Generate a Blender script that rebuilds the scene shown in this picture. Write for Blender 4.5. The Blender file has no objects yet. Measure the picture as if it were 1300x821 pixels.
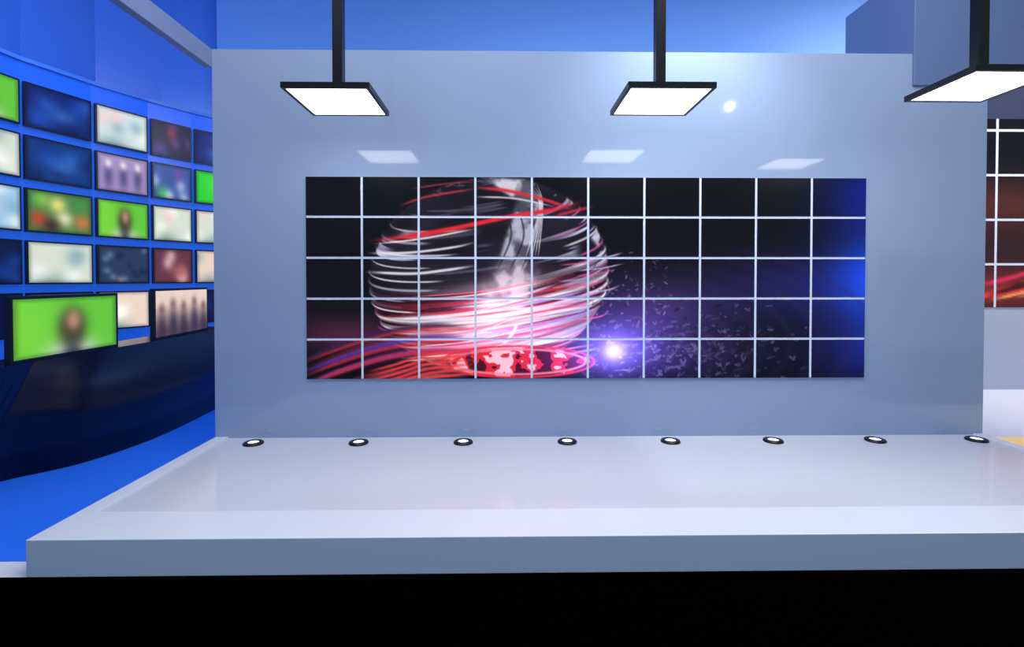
import bpy, math, random
import numpy as np
from mathutils import Vector
random.seed(7); np.random.seed(7)
H = 2.27            # camera eye height above studio floor
PT = 0.285          # platform height
def Z(r): return r + H

# ------------------------------------------------------------ materials
def lin(c):
    c = np.clip(np.asarray(c, dtype=float)/255.0, 0, 1)
    return np.where(c <= 0.04045, c/12.92, ((c+0.055)/1.055)**2.4)
def mat(name, rgb, rough=0.5, metal=0.0, emit=None, es=0.0, ior=1.45, noise=0.0, nscale=3.0, coat=0.0):
    m = bpy.data.materials.new(name); m.use_nodes = True
    nt = m.node_tree; b = nt.nodes['Principled BSDF']
    c = list(lin(rgb))+[1]
    b.inputs['Base Color'].default_value = c
    b.inputs['Roughness'].default_value = rough
    b.inputs['Metallic'].default_value = metal
    b.inputs['IOR'].default_value = ior
    b.inputs['Coat Weight'].default_value = coat
    if emit is not None:
        b.inputs['Emission Color'].default_value = list(lin(emit))+[1]
        b.inputs['Emission Strength'].default_value = es
    return m
def screen_mat(name, strength=1.0, rough=0.2):
    m = bpy.data.materials.new(name); m.use_nodes = True
    nt = m.node_tree; b = nt.nodes['Principled BSDF']
    b.inputs['Base Color'].default_value = (0.002, 0.002, 0.003, 1)
    b.inputs['Roughness'].default_value = rough
    b.inputs['IOR'].default_value = 1.3
    a = nt.nodes.new('ShaderNodeAttribute'); a.attribute_name = 'Picture'
    nt.links.new(a.outputs['Color'], b.inputs['Emission Color'])
    b.inputs['Emission Strength'].default_value = strength
    return m

M_wall = mat('painted_wall_satin', (146,165,196), 0.07, ior=1.46)
M_seam = mat('video_wall_frame_light', (210,218,235), 0.5, emit=(175,188,220), es=0.10)  # pale frame; faint emission added to brighten the shaded seams
M_plat = mat('platform_gloss', (204,208,219), 0.12, ior=1.5)
M_curb = mat('platform_curb', (217,222,234), 0.25, ior=1.45)
M_face = mat('platform_front', (216,232,252), 0.4)
M_black = mat('black_metal', (14,14,16), 0.35, metal=0.3)
M_bezel = mat('monitor_bezel', (8,12,28), 0.3)
M_lamp = mat('lamp_diffuser', (240,240,240), 0.5, emit=(255,252,248), es=8.0)
M_spotem = mat('floor_light_glass', (220,230,255), 0.3, emit=(215,230,255), es=1.6)
M_blue = mat('backdrop_blue', (112,158,220), 0.5)
M_blue2 = mat('blue_panel_dark', (72,118,205), 0.25)
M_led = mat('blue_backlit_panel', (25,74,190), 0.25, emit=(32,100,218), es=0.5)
M_bluefloor = mat('blue_glow_floor', (45,105,210), 0.1, emit=(20,85,215), es=0.42)  # blue light on the floor put into its colour and emission
M_dark = mat('navy_gloss', (6,11,36), 0.25, ior=1.42)
M_blackfloor = mat('black_stage_floor', (1,1,1), 0.9, ior=1.02)
M_pale = mat('pale_floor', (232,232,236), 0.35)
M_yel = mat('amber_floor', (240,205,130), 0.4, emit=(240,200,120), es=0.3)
M_ceil = mat('ceiling_blue', (40,70,140), 0.7)
M_screen = screen_mat('video_picture', 1.0, 0.25)
M_screen2 = screen_mat('monitor_picture', 1.12, 0.25)

# ------------------------------------------------------------ mesh builder
class MB:
    def __init__(s): s.v=[]; s.f=[]; s.m=[]; s.c=[]
    def _v(s, p, c=(0,0,0)):
        s.v.append(tuple(p)); s.c.append((c[0],c[1],c[2],1.0)); return len(s.v)-1
    def face(s, pts, m=0):
        s.f.append([s._v(p) for p in pts]); s.m.append(m)
    def box(s, x0,x1,y0,y1,z0,z1,m=0):
        i=[s._v(p) for p in [(x0,y0,z0),(x1,y0,z0),(x1,y1,z0),(x0,y1,z0),(x0,y0,z1),(x1,y0,z1),(x1,y1,z1),(x0,y1,z1)]]
        for q in [(0,3,2,1),(4,5,6,7),(0,1,5,4),(1,2,6,5),(2,3,7,6),(3,0,4,7)]:
            s.f.append([i[k] for k in q]); s.m.append(m)
    def grid(s, x0,x1,z0,z1,y,cols,m):
        ny,nx,_=cols.shape   # row 0 = top
        base=len(s.v)
        xs=np.linspace(x0,x1,nx); zs=np.linspace(z1,z0,ny)
        for j in range(ny):
            for i in range(nx):
                s.v.append((xs[i],y,zs[j])); c=cols[j,i]; s.c.append((c[0],c[1],c[2],1.0))
        for j in range(ny-1):
            for i in range(nx-1):
                a=base+j*nx+i
                s.f.append([a, a+nx, a+nx+1, a+1]); s.m.append(m)
    def prism(s, poly, z0, z1, m=0):
        n=len(poly)
        b=[s._v((p[0],p[1],z0)) for p in poly]; t=[s._v((p[0],p[1],z1)) for p in poly]
        s.f.append(b[::-1]); s.m.append(m); s.f.append(t); s.m.append(m)
        for i in range(n):
            j=(i+1)%n; s.f.append([b[i],b[j],t[j],t[i]]); s.m.append(m)
    def lathe(s, prof, mats, n=40, c=(0,0,0)):
        rings=[]
        for r,z in prof:
            if r==0: rings.append([s._v((c[0],c[1],c[2]+z))]); continue
            rings.append([s._v((c[0]+r*math.cos(2*math.pi*k/n),c[1]+r*math.sin(2*math.pi*k/n),c[2]+z)) for k in range(n)])
        for a in range(len(rings)-1):
            A,B=rings[a],rings[a+1]
            for k in range(n):
                k2=(k+1)%n
                if len(B)==1: s.f.append([A[k],A[k2],B[0]])
                elif len(A)==1: s.f.append([A[0],B[k2],B[k]])
                else: s.f.append([A[k],A[k2],B[k2],B[k]])
                s.m.append(mats[a])
    def obj(s, name, materials, loc=(0,0,0), rz=0, bevel=0, parent=None):
        me=bpy.data.meshes.new(name); me.from_pydata(s.v,[],s.f)
        for m in materials: me.materials.append(m)
        me.polygons.foreach_set('material_index', s.m)
        at=me.color_attributes.new('Picture','FLOAT_COLOR','POINT')
        at.data.foreach_set('color', np.array(s.c,dtype=np.float32).ravel())
        me.update()
        o=bpy.data.objects.new(name,me); bpy.context.scene.collection.objects.link(o)
        o.location=loc; o.rotation_euler=(0,0,rz)
        if bevel:
            b=o.modifiers.new('Bevel','BEVEL'); b.width=bevel; b.segments=2; b.limit_method='ANGLE'
        if parent: o.parent=parent
        return o

# ------------------------------------------------------------ room shell
b=MB()
def fq(x0,x1,y0,y1,m): b.face([(x0,y0,0),(x1,y0,0),(x1,y1,0),(x0,y1,0)],m)
fq(-9,17,-4,3.93,0)
fq(-9,-3.65,3.93,4.15,1)
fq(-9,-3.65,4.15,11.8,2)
fq(-3.65,6.19,3.93,11.8,1)
fq(6.19,17,3.93,7.25,3)
fq(6.19,17,7.25,11.8,1)
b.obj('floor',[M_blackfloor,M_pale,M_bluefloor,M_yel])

# feature wall with notch for the bulkhead
b=MB()
poly=[(-3.65,0),(6.19,0),(6.19,Z(2.47)),(5.21,Z(2.47)),(5.21,Z(2.88)),(-3.65,Z(2.88))]
y0,y1=6.5,6.75
A=[b._v((x,y0,z)) for x,z in poly]; B=[b._v((x,y1,z)) for x,z in poly]
b.f.append(A); b.m.append(0); b.f.append(B[::-1]); b.m.append(0)
for i in range(6):
    j=(i+1)%6; b.f.append([A[j],A[i],B[i],B[j]]); b.m.append(0)
b.obj('wall_back',[M_wall])

b=MB(); b.box(-6.4,17,11.6,11.8,0,9.07); b.obj('wall_backdrop',[M_blue])
b=MB(); b.box(7.9,17,10.4,10.6,0,7.6); b.obj('wall_right',[mat('right_wall_paint',(172,180,200),0.3,ior=1.38)])
b=MB()
pl=[(-8.6,1.0),(-8.6,9.3),(-8.3,10.6),(-7.5,11.4),(-6.4,11.8)]
b.prism(pl+[(x-0.2,y+0.1) for x,y in pl[::-1]],0,9.07); b.obj('wall_outer_left',[M_blue2])
b=MB(); b.box(-8.8,17,1.0,11.8,9.07,9.2); b.obj('ceiling',[M_ceil])

# curved monitor wall
seg=[(-7.46,2.6),(-7.5,4.7),(-7.5,5.78),(-7.44,6.83),(-7.31,7.87),(-7.0,8.83),(-6.62,9.66),(-6.22,10.33),(-5.6,11.1)]
b=MB(); b.prism(seg+[(x-0.15,y+0.06) for x,y in seg[::-1]],0,Z(3.3),0)
b.obj('wall_left',[M_led])
b=MB(); b.prism([(x+0.05,y-0.02) for x,y in seg]+[(x-0.17,y+0.08) for x,y in seg[::-1]],Z(3.3),Z(3.36),0)
b.obj('trim_1',[M_blue2])

# overhead beam and bulkhead
b=MB(); b.box(-3.75,-3.65,1.5,6.5,Z(2.65),Z(2.88)); b.obj('overhead_beam',[mat('beam_paint',(122,138,176),0.4)],bevel=0.006)
b=MB(); b.box(5.21,9.5,6.47,7.8,Z(2.47),Z(4.0)); b.obj('ceiling_bulkhead',[mat('bulkhead_paint',(98,120,162),0.4)],bevel=0.008)

# ------------------------------------------------------------ platform
b=MB()
b.box(-3.49,6.06,4.41,6.5,0,PT-0.015,0)
b.box(-3.65,-3.49,4.41,6.5,0,PT,1)
b.box(6.06,6.19,4.41,6.5,0,PT,1)
b.box(-3.65,6.19,3.93,4.41,0,PT,1)
for k in range(len(b.f)):
    vs=[b.v[i] for i in b.f[k]]
    if all(abs(v[1]-3.93)<1e-6 for v in vs): b.m[k]=2
b.obj('stage_platform',[M_plat,M_curb,M_face],bevel=0.005)

for k in range(8):
    b=MB(); b.lathe([(0.118,0),(0.118,0.016),(0.108,0.026),(0.075,0.03),(0.062,0.022),(0,0.024)],[0,0,0,0,1])
    b.obj('floor_spotlight' ,[M_black,M_spotem],loc=(-3.058+1.278*k,6.26,PT-0.015))

# ------------------------------------------------------------ pendant lamps
def lamp(xc,yc,s,zb):
    e=bpy.data.objects.new('pendant_lamp',None); bpy.context.scene.collection.objects.link(e); e.location=(xc,yc,zb)
    h=s/2; t=0.035
    b=MB()
    b.box(-h,h,-h,-h+t,0,0.055); b.box(-h,h,h-t,h,0,0.055)
    b.box(-h,-h+t,-h+t,h-t,0,0.055); b.box(h-t,h,-h+t,h-t,0,0.055)
    b.box(-h+t,h-t,-h+t,h-t,0.03,0.055)
    b.obj('frame',[M_black],parent=e)
    b=MB(); b.box(-h+t,h-t,-h+t,h-t,0.006,0.029); b.obj('diffuser',[M_lamp],parent=e)
    b=MB(); b.box(-0.05,0.05,-0.05,0.05,0.055,9.0-zb); b.obj('pole',[M_black],parent=e)
    b=MB(); b.box(-0.15,0.15,-0.15,0.15,9.0-zb,9.07-zb); b.obj('ceiling_mount',[M_black],parent=e)
lamp(-1.70,5.33,0.84,Z(1.82))
lamp(1.614,5.33,0.85,Z(1.84))
lamp(4.55,4.87,0.81,Z(1.84))

# ------------------------------------------------------------ video wall picture
SC=2
W,Hh=712*SC,258*SC
cv=np.zeros((Hh,W,3)); ox,oy=388,225
yy,xx=np.mgrid[0:Hh,0:W]; X=xx/SC+ox; Y=yy/SC+oy
def g(cx,cy,sx,sy,col,a=1.0):
    global cv
    w=np.exp(-((X-cx)/sx)**2-((Y-cy)/sy)**2)*a
    cv+=w[...,None]*np.array(col)
def stroke(pts,sig,col,amp,taper=True):
    pts=np.array(pts,float)
    if len(pts)<8:      # round the corners of hand-placed control points
        Q=np.vstack([2*pts[0]-pts[1],pts,2*pts[-1]-pts[-2]]); out=[]
        for i in range(1,len(Q)-2):
            for q in range(8):
                t=q/8; p0,p1,p2,p3=Q[i-1],Q[i],Q[i+1],Q[i+2]
                out.append(.5*((2*p1)+(-p0+p2)*t+(2*p0-5*p1+4*p2-p3)*t*t+(-p0+3*p1-3*p2+p3)*t**3))
        pts=np.array(out+[pts[-1]])
    sig=sig*SC
    d=np.r_[0,np.cumsum(np.hypot(*(pts[1:]-pts[:-1]).T))]*SC
    n=max(4,int(d[-1]/(sig*0.6)))
    t=np.linspace(0,d[-1],n); px=(np.interp(t,d,pts[:,0])-ox)*SC; py=(np.interp(t,d,pts[:,1])-oy)*SC
    lay=np.zeros((Hh,W)); r=int(sig*2.6)+1
    for k in range(n):
        x,y=px[k],py[k]
        x0,x1=int(max(0,x-r)),int(min(W,x+r+1)); a0,a1=int(max(0,y-r)),int(min(Hh,y+r+1))
        if x0>=x1 or a0>=a1: continue
        gx=np.exp(-((np.arange(x0,x1)-x)/sig)**2); gy=np.exp(-((np.arange(a0,a1)-y)/sig)**2)
        w=np.outer(gy,gx)
        if taper: w=w*min(1,4*min(k,n-1-k)/n+0.1)
        lay[a0:a1,x0:x1]=np.maximum(lay[a0:a1,x0:x1],w)
    i0,i1=int(max(0,px.min()-r)),int(min(W,px.max()+r+1)); j0,j1=int(max(0,py.min()-r)),int(min(Hh,py.max()+r+1))
    if i0>=i1 or j0>=j1: return
    L=np.clip(lay[j0:j1,i0:i1]*1.5,0,1)[...,None]; s=cv[j0:j1,i0:i1]
    cv[j0:j1,i0:i1]=s*(1-L*min(amp,1))+L*amp*np.array(col)
def vn(u,v,seed):      # value noise at arbitrary coordinates
    R=np.random.RandomState(seed).rand(257,257)
    u=np.clip(u,0,255.9); v=np.clip(v,0,255.9)
    ui=u.astype(int); vi=v.astype(int); fu=u-ui; fv=v-vi
    fu=fu*fu*(3-2*fu); fv=fv*fv*(3-2*fv)
    return (R[vi,ui]*(1-fu)+R[vi,ui+1]*fu)*(1-fv)+(R[vi+1,ui]*(1-fu)+R[vi+1,ui+1]*fu)*fv
def fbm(cells,seed):
    u=(X-X.min())/(X.max()-X.min())*cells[1]; v=(Y-Y.min())/(Y.max()-Y.min())*cells[0]
    return (vn(u,v,seed)+.5*vn(u*2,v*2,seed+1)+.25*vn(u*4,v*4,seed+2))/1.75
def ss(x,a,b):
    t=np.clip((x-a)/(b-a),0,1); return t*t*(3-2*t)
cv+=np.array([5,4,10])
g(1115,355,60,60,(14,66,205)); g(1115,245,75,50,(4,22,125)); g(1110,450,75,46,(16,26,100)); g(1010,365,100,46,(18,18,72))
g(830,395,100,46,(50,36,84)); g(900,455,110,30,(18,14,40)); g(430,425,70,24,(62,24,44)); g(540,440,80,26,(44,12,46))
for k in range(7):
    rx=90+k*38; th=np.linspace(-1.3,1.5,80)
    stroke([(800+rx*math.cos(t),438+rx*.42*math.sin(t)) for t in th],3+random.random()*4,(44,36,84),.22)

# chrome globe: banded sphere shaded per point
cx,cy,RX,RY=618,350,152,126; ti=-0.14; al=.22
dx=(X-cx); dy=(Y-cy)
rxn=(dx*math.cos(ti)+dy*math.sin(ti))/RX; ryn=(-dx*math.sin(ti)+dy*math.cos(ti))/RY
r2=rxn**2+ryn**2; inside=1-ss(r2,.965,1.01)
nz=np.sqrt(np.clip(1-r2,0,1)); la=ryn*math.cos(al)-nz*math.sin(al); lz=ryn*math.sin(al)+nz*math.cos(al)
lat=np.arcsin(np.clip(la,-1,1)); lon=np.arctan2(rxn,lz)
band=vn((lat+2)*14+.35*np.sin(lon*2),(lon+2)*1.1+3,31)
fine=vn((lat+2)*42,(lon+2)*1.6,32)
cut=vn((lat+2)*6,(lon+3)*2.2,33)
edge=ss(np.abs(rxn),.3,.92)
chrome=ss(band*.65+fine*.35,.60-.12*edge,.68-.12*edge)*ss(cut,.22,.5)
tone=.35+.65*fine
up=1-ss(ryn,-.05,.28)                         # silver above, pink/white below
silver=np.stack([205*tone,200*tone,220*tone],-1)*chrome[...,None]*(.25+.75*edge)[...,None]
base=np.stack([14+20*cut,12+16*cut,22+24*cut],-1)
glowc=np.exp(-((X-630)/75)**2-((Y-400)/48)**2)
hue=vn((lat+2)*30,(lon+2)*1.3,35)[...,None]; hue2=vn((lat+2)*22,(lon+2)*2.0,36)[...,None]
pink=np.where(hue>.60,np.array([255,238,246.]),np.where(hue>.46,np.array([255,140,170.]),np.where(hue>.30,np.array([226,40,66.]),np.array([80,18,50.]))))
pink=pink*(.45+.55*hue2)*(.55+.6*glowc)[...,None]+glowc[...,None]*np.array([90,60,80.])
gl=(silver+base)*up[...,None]+pink*(1-up)[...,None]
cv=cv*(1-inside[...,None])+gl*inside[...,None]
pi=math.pi
def ring(s,a0,a1,sig,col,amp,R=152,V=124,rat=.18,tl=None):
    tl=ti if tl is None else tl
    rx=R*math.sqrt(max(0,1-s*s)); th=np.linspace(a0,a1,70); P=[]
    for t in th:
        ddx=rx*math.cos(t); ddy=V*s+rx*rat*math.sin(t)
        P.append((cx+ddx*math.cos(tl)-ddy*math.sin(tl), cy+ddx*math.sin(tl)+ddy*math.cos(tl)))
    stroke(P,sig,col,amp)
for k in range(10):
    s=-.66+k*.11+random.uniform(-.02,.02)
    ring(s,pi*1.03,random.uniform(.55,.76)*pi,random.uniform(.7,1.6),random.choice([(225,220,232),(240,235,244),(170,160,188)]),random.uniform(.6,1.0))
    ring(s,random.uniform(.18,.34)*pi,-.04*pi,random.uniform(.7,1.7),random.choice([(215,210,232),(240,232,244),(190,90,150)]),random.uniform(.6,1.0))
def poly_fill(P,col,a,soft=2.0,tex=None):
    global cv
    n=len(P); ins=np.full(X.shape,1e9)
    for i in range(n):
        (xa,ya),(xb,yb)=P[i],P[(i+1)%n]; L=math.hypot(xb-xa,yb-ya)
        d=((xb-xa)*(Y-ya)-(yb-ya)*(X-xa))/L
        ins=np.minimum(ins,d)
    w=a/(1+np.exp(-np.clip(ins/soft,-30,30)))
    if tex is not None: w=w*tex
    cv[:]=cv*(1-w[...,None])+w[...,None]*np.array(col)
T=np.clip((fbm((14,40),3)-.25)*3,.35,1)
poly_fill([(610,226),(672,228),(680,262),(658,258)],(218,218,234),.95,1.0,T)
poly_fill([(652,258),(682,258),(678,300),(662,345),(626,348)],(195,195,218),.9,1.2,T)
poly_fill([(626,335),(678,335),(672,375),(654,412),(600,410)],(238,212,234),.85,4,T)
for sx in (638,654,668): stroke([(sx,262),(sx+8,300),(sx-10,345)],1.0,(20,20,32),.7)
for k in range(5): stroke([(678-k*3,232+k*3),(686-k,262),(680-k*4,330)],.7,(240,240,250),.7)
# red main ribbons
stroke([(470,306),(520,300),(580,289),(640,276),(700,266),(735,256)],2.6,(228,38,48),1)
stroke([(474,310),(530,304),(600,291)],.9,(255,225,225),.9)
stroke([(466,322),(520,321),(575,314),(600,308)],1.3,(232,228,238),.9)
stroke([(464,346),(520,348),(560,344),(600,338)],1.6,(235,230,240),.9)
stroke([(598,238),(640,242),(690,254),(724,266)],2.0,(215,45,60),.9)
stroke([(600,250),(650,252),(700,262)],1.0,(230,220,235),.8)
stroke([(505,262),(540,250),(600,240)],1.3,(190,50,60),.8)
stroke([(520,240),(560,234),(600,230)],1.1,(170,50,60),.7)
stroke([(700,275),(725,268),(750,262)],1.7,(210,50,60),.8)
# lower bright ribbons
for k in range(30):
    s=.14+k*.027
    c=random.choice([(255,90,120),(235,40,70),(255,190,215),(255,238,246),(255,240,250),(215,50,120),(235,35,50),(180,140,230)])
    a0=random.uniform(.55,1.0)*pi; a1=random.uniform(-.04,.5)*pi
    ring(min(s,.95),a0,a1,random.uniform(.7,2.0),c,random.uniform(.7,1.0),R=158,rat=.16,tl=ti+random.uniform(-.04,.04))
for k in range(22):
    yv=366+k*4.6; xa=random.uniform(500,640); xb=random.uniform(640,768)
    stroke([(xa,yv+12),((xa+xb)/2,yv+4),(xb,yv-14)],random.uniform(.6,1.8),random.choice([(255,244,250),(255,240,248),(255,130,160),(240,50,70),(255,205,232),(235,220,252)]),random.uniform(.75,1))
for k in range(12):
    xa=random.uniform(695,740); yv=330+k*7
    stroke([(xa,yv),(xa+30,yv-3),(xa+random.uniform(40,58),yv-9)],random.uniform(.7,1.4),random.choice([(210,190,235),(230,80,150),(160,140,200)]),.8)
g(636,388,34,24,(80,66,78)); g(620,432,42,13,(90,70,80)); g(690,430,40,14,(60,40,60))
# base disc with broken map-like pattern
n1=fbm((18,40),11)
ell=((X-655)/92)**2+((Y-462)/19)**2
w=1/(1+np.exp(np.clip((ell-1)*14,-30,30)))
c0=np.where((n1>.56)[...,None],np.array([255,196,214.]),np.where((n1>.42)[...,None],np.array([226,38,58.]),np.array([70,14,36.])))
cv=cv*(1-w[...,None])+c0*w[...,None]
for rx,ry,c in [(97,20,(238,40,55)),(86,16,(255,130,150))]:
    th=np.linspace(0,2*pi,120); stroke([(655+rx*math.cos(t),461+ry*math.sin(t)) for t in th],1.3,c,.85,False)
# left sweeping trails
for k in range(15):
    y0=random.uniform(446,515); c=random.choice([(230,50,60),(240,120,120),(80,60,190),(190,60,120),(130,36,46),(36,10,22)])
    stroke([(380,y0+12),(430,y0-8),(490,y0-26),(550,y0-34),(590,y0-32)],random.uniform(1.2,3.6),c,random.uniform(.35,.8))
for k in range(6):
    y0=470+k*6; stroke([(462,y0+4),(500,y0-6),(540,y0-18),(600,y0-24)],1.5,(235,60,60),.85)
# debris
for k in range(420):
    x=random.gauss(865,62); y=random.gauss(442,26)
    if x<735: continue
    a=random.uniform(0,3.14); l=random.uniform(1,6); v=random.uniform(15,105)
    stroke([(x,y),(x+l*math.cos(a),y+l*math.sin(a)),(x+l,y)],random.uniform(.5,1.3),(v,v*.9,v*1.35),.7,False)
for k in range(90):
    x=random.uniform(745,850); y=random.gauss(368,22); v=random.uniform(50,170)
    stroke([(x,y),(x+random.uniform(-4,4),y+random.uniform(-4,4))],.8,(v,v*.8,v*1.2),.6,False)
g(775,446,88,48,(58,46,130)); g(775,448,42,30,(88,78,160)); g(777,448,13,12,(140,140,150))
pic=lin(np.clip(cv,0,255))

def sample(pic,x,y):
    h,w,_=pic.shape
    x=np.clip(x,0,w-1.001); y=np.clip(y,0,h-1.001)
    xi=x.astype(int); yi=y.astype(int); fx=(x-xi)[...,None]; fy=(y-yi)[...,None]
    return (pic[yi,xi]*(1-fx)+pic[yi,xi+1]*fx)*(1-fy)+(pic[yi+1,xi]*(1-fx)+pic[yi+1,xi+1]*fx)*fy
def video_wall(x0,x1,z0,z1,nc,nr,gap,y,pic,nx,nz,name):
    b=MB(); pw=(x1-x0+gap)/nc; ph=(z1-z0+gap)/nr; h,w,_=pic.shape
    b.box(x0+.004,x1-.004,y-0.014,y-0.001,z0+.004,z1-.004,0)
    for r in range(nr):
        for c in range(nc):
            ax=x0+c*pw; az=z1-r*ph; bx=ax+pw-gap; bz=az-ph+gap
            b.box(ax,bx,y-0.018,y-0.010,bz,az,0)
            u=(np.linspace(ax,bx,nx)-x0)/(x1-x0)*(w-1); v=(z1-np.linspace(az,bz,nz))/(z1-z0)*(h-1)
            U,V=np.meshgrid(u,v)
            b.grid(ax,bx,bz,az,y-0.0185,sample(pic,U,V),1)
    return b.obj(name,[M_seam,M_screen])
video_wall(-2.489,4.619,Z(-1.253),Z(1.293),10,5,0.028,6.5,pic,84,60,'tiled_video_display')

# second video wall, right bay
SC=1
W2,H2=400,200
cv=np.zeros((H2,W2,3)); yy,xx=np.mgrid[0:H2,0:W2]; X=xx*1.0; Y=yy*1.0; ox=oy=0; Hh,W=H2,W2
cv+=np.array([8,9,16]); g(60,105,140,26,(75,32,14)); g(80,150,150,26,(36,16,12)); g(60,185,120,20,(110,30,18))
for k in range(26):
    y0=random.uniform(168,204); xa=random.uniform(-10,200)
    stroke([(xa,y0+8),(xa+40,y0),(xa+90,y0-14)],random.uniform(.8,2.2),random.choice([(255,90,40),(255,60,60),(255,170,110),(230,40,90),(60,14,16)]),.9)
pic2=lin(np.clip(cv,0,255))
video_wall(8.86,8.86+1.26*6,Z(-0.568),Z(3.947),6,5,0.05,10.4,pic2,40,28,'tiled_video_display')

# ------------------------------------------------------------ monitors
def content(kind,nx=30,ny=21):
    yy,xx=np.mgrid[0:ny,0:nx]; x=xx/(nx-1); y=yy/(ny-1)
    def bl(im,cx,cy,sx,sy,col,a=1.0,p=1.0):
        w=(np.exp(-(((x-cx)/sx)**2+((y-cy)/sy)**2)**p)*a)[...,None]
        return im*(1-w)+w*np.array(col,float)
    B={'green':(95,190,50),'blue':(14,34,110),'teal':(12,50,120),'bokeh':(70,120,60),'cream':(205,215,200),
       'white':(205,220,225),'people':(160,140,190),'dots':(40,55,90),'dark':(28,24,62),'mix':(50,80,150),
       'warm':(225,205,190),'red':(95,50,66),'navy':(12,20,60),'pgreen':(40,200,50),'sky':(150,190,225)}[kind]
    im=np.zeros((ny,nx,3))+np.array(B,float)
    if kind=='green':
        im=bl(im,.1,.5,.3,.8,(130,215,60),.6)
        im=bl(im,.52,1.0,.26,.26,(205,210,215),.9,1.3)
        im=bl(im,.52,.55,.15,.38,(62,48,38),.92,1.5)
        im=bl(im,.52,1.0,.09,.25,(40,40,50),.7)
        im=bl(im,.53,.42,.075,.19,(190,140,115),.85,1.2)
    elif kind in('blue','navy','teal'):
        for k in range(6): im=bl(im,random.random(),random.random(),.18,.2,random.choice([(30,80,190),(50,110,210),(8,14,60)]),.5)
        if kind!='navy': im=bl(im,.55,.6,.25,.2,(70,130,215),.5)
    elif kind=='bokeh':
        for cx,cy,c in [(.2,.2,(120,190,70)),(.15,.7,(200,60,40)),(.45,.3,(240,225,120)),(.55,.65,(240,230,190)),(.8,.3,(60,140,60)),(.85,.7,(210,110,60)),(.35,.85,(60,30,30))]: im=bl(im,cx,cy,.14,.2,c,.85)
    elif kind in('cream','white','warm','sky'):
        for k in range(5): im=bl(im,random.random(),random.random(),.15,.2,random.choice([(255,250,235),(240,190,190),(120,160,170),(255,255,255)]),.6)
        im=bl(im,.3,1,.3,.25,(70,110,110),.5)
    elif kind=='people':
        for cx in(.2,.5,.8): im=bl(im,cx,.6,.1,.35,random.choice([(90,50,110),(230,120,160),(60,60,110)]),.8); im=bl(im,cx,.25,.07,.12,(240,220,225),.9)
    elif kind=='dots':
        for k in range(14): im=bl(im,random.random(),random.random(),.07,.09,random.choice([(120,140,170),(170,140,130),(20,30,60)]),.6)
    elif kind in('dark','mix','red'):
        cs={'dark':[(90,60,130),(160,50,60),(30,60,150)],'mix':[(60,190,70),(190,200,230),(120,60,160)],'red':[(210,140,130),(150,80,90),(225,190,190)]}[kind]
        for k in range(7): im=bl(im,random.random(),random.random(),.13,.2,random.choice(cs),.7)
    elif kind=='pgreen': im=bl(im,.6,.4,.3,.3,(90,235,80),.7)
    ed=np.minimum(np.minimum(x,1-x)/.06,np.minimum(y,1-y)/.08).clip(0,1)[...,None]
    im=im*(.7+.3*ed)
    return lin(im)
def silhouettes(nx=40,ny=26):
    yy,xx=np.mgrid[0:ny,0:nx]; x=xx/(nx-1); y=yy/(ny-1)
    im=np.zeros((ny,nx,3))+np.array((225,200,185.)); 
    w=np.clip((y-.3)/.6,0,1)[...,None]; im=im*(1-w)+w*np.array((95,72,80.))
    for cx,h in((.1,.4),(.3,.3),(.5,.36),(.72,.28),(.92,.4)):
        w=np.exp(-(((x-cx)/.085)**2+((y-h-.5)/.42)**2)**1.3)[...,None]*.8; im=im*(1-w)+w*np.array((50,38,52.))
        w=np.exp(-((x-cx)/.055)**2-((y-h)/.12)**2)[...,None]*.7; im=im*(1-w)+w*np.array((110,72,66.))
    return lin(im)
def monitor(p0,p1,z0,z1,pic,bz=0.025,off=0.012,name='tv_monitor',th=0.05):
    dx,dy=p1[0]-p0[0],p1[1]-p0[1]; L=math.hypot(dx,dy); rz=math.atan2(dy,dx)
    b=MB(); h=z1-z0
    b.box(0,L,-off-th,-off,0,h,0)
    b.grid(bz,L-bz,bz,h-bz,-off-th-0.002,pic,1)
    return b.obj(name,[M_bezel,M_screen2],loc=(p0[0],p0[1],z0),rz=rz,bevel=0)
cols={0:['green','cream','sky','navy','navy'],1:['blue','teal','bokeh','cream','blue'],2:['white','people','green','dots','warm'],
      3:['dark','mix','cream','red','mix'],4:['blue','pgreen','cream','warm','navy'],-1:['blue','red','dark','white','green'],-2:['white','people','green','dots','warm']}
for ci,kinds in cols.items():
    i=3+ci; p0=np.array(seg[i]); p1=np.array(seg[i+1]); d=(p1-p0)/np.linalg.norm(p1-p0)
    a=p0+d*0.035; c=p1-d*0.035
    for r in range(5):
        zt=3.0-0.8*r
        monitor(a,c,Z(zt-.67),Z(zt),content(kinds[r]))
monitor((-5.09,5.28),(-5.09,6.74),1.40,1.40+.70,content('green',60,40),bz=.035,off=0,th=.06)
monitor((-5.07,7.40),(-5.22,8.98),1.40,1.40+.74,silhouettes(),bz=.035,off=0,th=.06)

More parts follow.
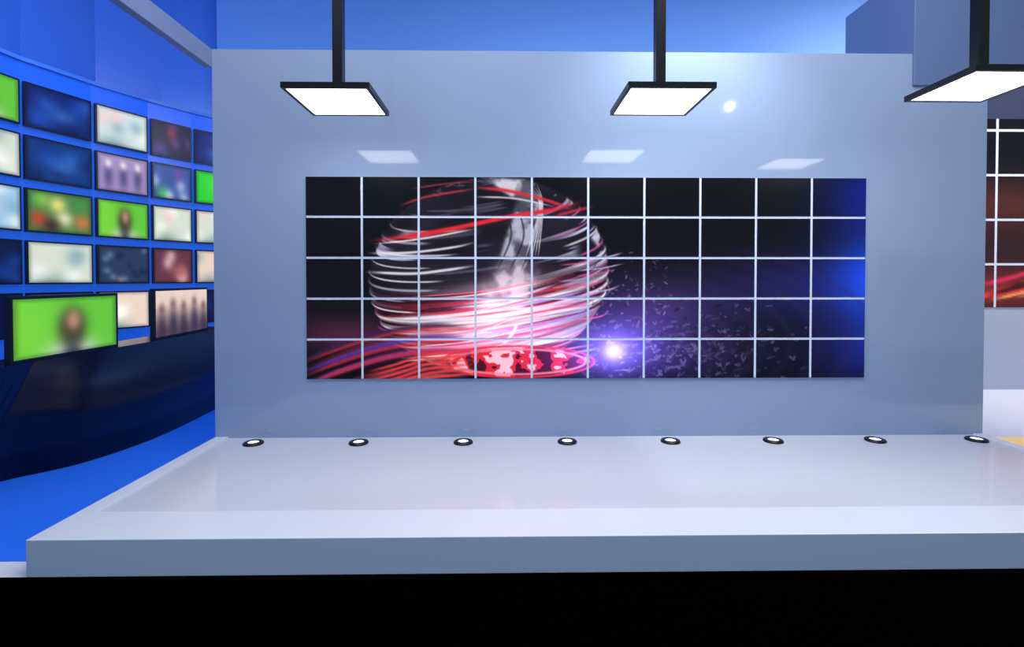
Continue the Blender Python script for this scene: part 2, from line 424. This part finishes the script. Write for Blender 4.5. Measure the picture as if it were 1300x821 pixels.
# ------------------------------------------------------------ dark console
def smooth(P,n=8):
    P=np.array(P,float); out=[]
    Q=np.vstack([2*P[0]-P[1],P,2*P[-1]-P[-2]])
    for i in range(1,len(Q)-2):
        for k in range(n):
            t=k/n; p0,p1,p2,p3=Q[i-1],Q[i],Q[i+1],Q[i+2]
            out.append(.5*((2*p1)+(-p0+p2)*t+(2*p0-5*p1+4*p2-p3)*t*t+(-p0+3*p1-3*p2+p3)*t**3))
    out.append(P[-1]); return np.array(out)
Bt=smooth([(-5.95,5.2),(-5.65,5.83),(-5.21,6.42),(-5.0,7.46),(-5.06,9.02),(-5.12,9.6)])
Tp=smooth([(-4.99,4.9),(-4.99,5.83),(-4.99,6.5),(-4.97,7.46),(-5.02,9.02),(-5.08,9.6)])
b=MB(); n=len(Bt)
lay=[[b._v((p[0],p[1],0)) for p in Bt],[b._v((p[0],p[1],1.4)) for p in Tp],
     [b._v((p[0]-.5,p[1],1.4)) for p in Tp],[b._v((p[0]-.5,p[1],0)) for p in Bt]]
for a in range(4):
    A,B=lay[a],lay[(a+1)%4]
    for k in range(n-1): b.f.append([A[k],A[k+1],B[k+1],B[k]]); b.m.append(0)
b.f.append([lay[a][0] for a in range(4)]); b.m.append(0); b.f.append([lay[a][-1] for a in range(4)][::-1]); b.m.append(0)
o=b.obj('media_console',[M_dark])
for p in o.data.polygons: p.use_smooth=len(p.vertices)==4 and abs(p.normal.z)<.5

# ------------------------------------------------------------ lights
def area(name,loc,tgt,sx,sy,P,col):
    l=bpy.data.lights.new(name,'AREA'); l.shape='RECTANGLE'; l.size=sx; l.size_y=sy; l.energy=P; l.color=col
    o=bpy.data.objects.new(name,l); bpy.context.scene.collection.objects.link(o); o.location=loc
    o.rotation_euler=(Vector(tgt)-Vector(loc)).to_track_quat('-Z','Y').to_euler(); return o
area('overhead_fill_light',(1,3.2,Z(6.2)),(1,4.6,0),9,3,600,(.97,.99,1))  # unseen overhead fill, added for general illumination beyond the pendant lamps
area('backdrop_light',(3,9.4,Z(1.5)),(3,11.6,Z(5.5)),9,.8,300,(.5,.72,1))
area('left_blue_light',(-6.4,5.5,Z(4.6)),(-8.2,8.5,Z(3.5)),4,1,200,(.35,.58,1))
area('right_bay_light',(10.5,7.6,8.6),(10.5,9.4,0),5,2,700,(1,.98,1))
def point(name,loc,P,r,col=(1,1,1)):
    l=bpy.data.lights.new(name,'POINT'); l.energy=P; l.shadow_soft_size=r; l.color=col
    o=bpy.data.objects.new(name,l); bpy.context.scene.collection.objects.link(o); o.location=loc
point('studio_bulb_light',(3.75,4.5,Z(2.88)),38,.025)
l=bpy.data.lights.new('wall_washer_light','SPOT'); l.energy=290; l.spot_size=math.radians(95); l.spot_blend=1; l.shadow_soft_size=.12
o=bpy.data.objects.new('wall_washer_light',l); bpy.context.scene.collection.objects.link(o); o.location=(2.3,5.2,Z(4.1))
o.rotation_euler=(Vector((2.3,6.5,Z(1.9)))-o.location).to_track_quat('-Z','Y').to_euler()

w=bpy.data.worlds.new('World'); bpy.context.scene.world=w; w.use_nodes=True
w.node_tree.nodes['Background'].inputs[0].default_value=(.34,.46,.66,1)
w.node_tree.nodes['Background'].inputs[1].default_value=.78

# ------------------------------------------------------------ camera
c=bpy.data.cameras.new('Camera'); c.sensor_width=36; c.sensor_fit='HORIZONTAL'; c.lens=18; c.shift_y=-0.0346
co=bpy.data.objects.new('Camera',c); bpy.context.scene.collection.objects.link(co)
co.location=(0,0,H); co.rotation_euler=(math.pi/2-.0162,0,-.0154)
bpy.context.scene.camera=co
bpy.context.scene.view_settings.view_transform='Standard'
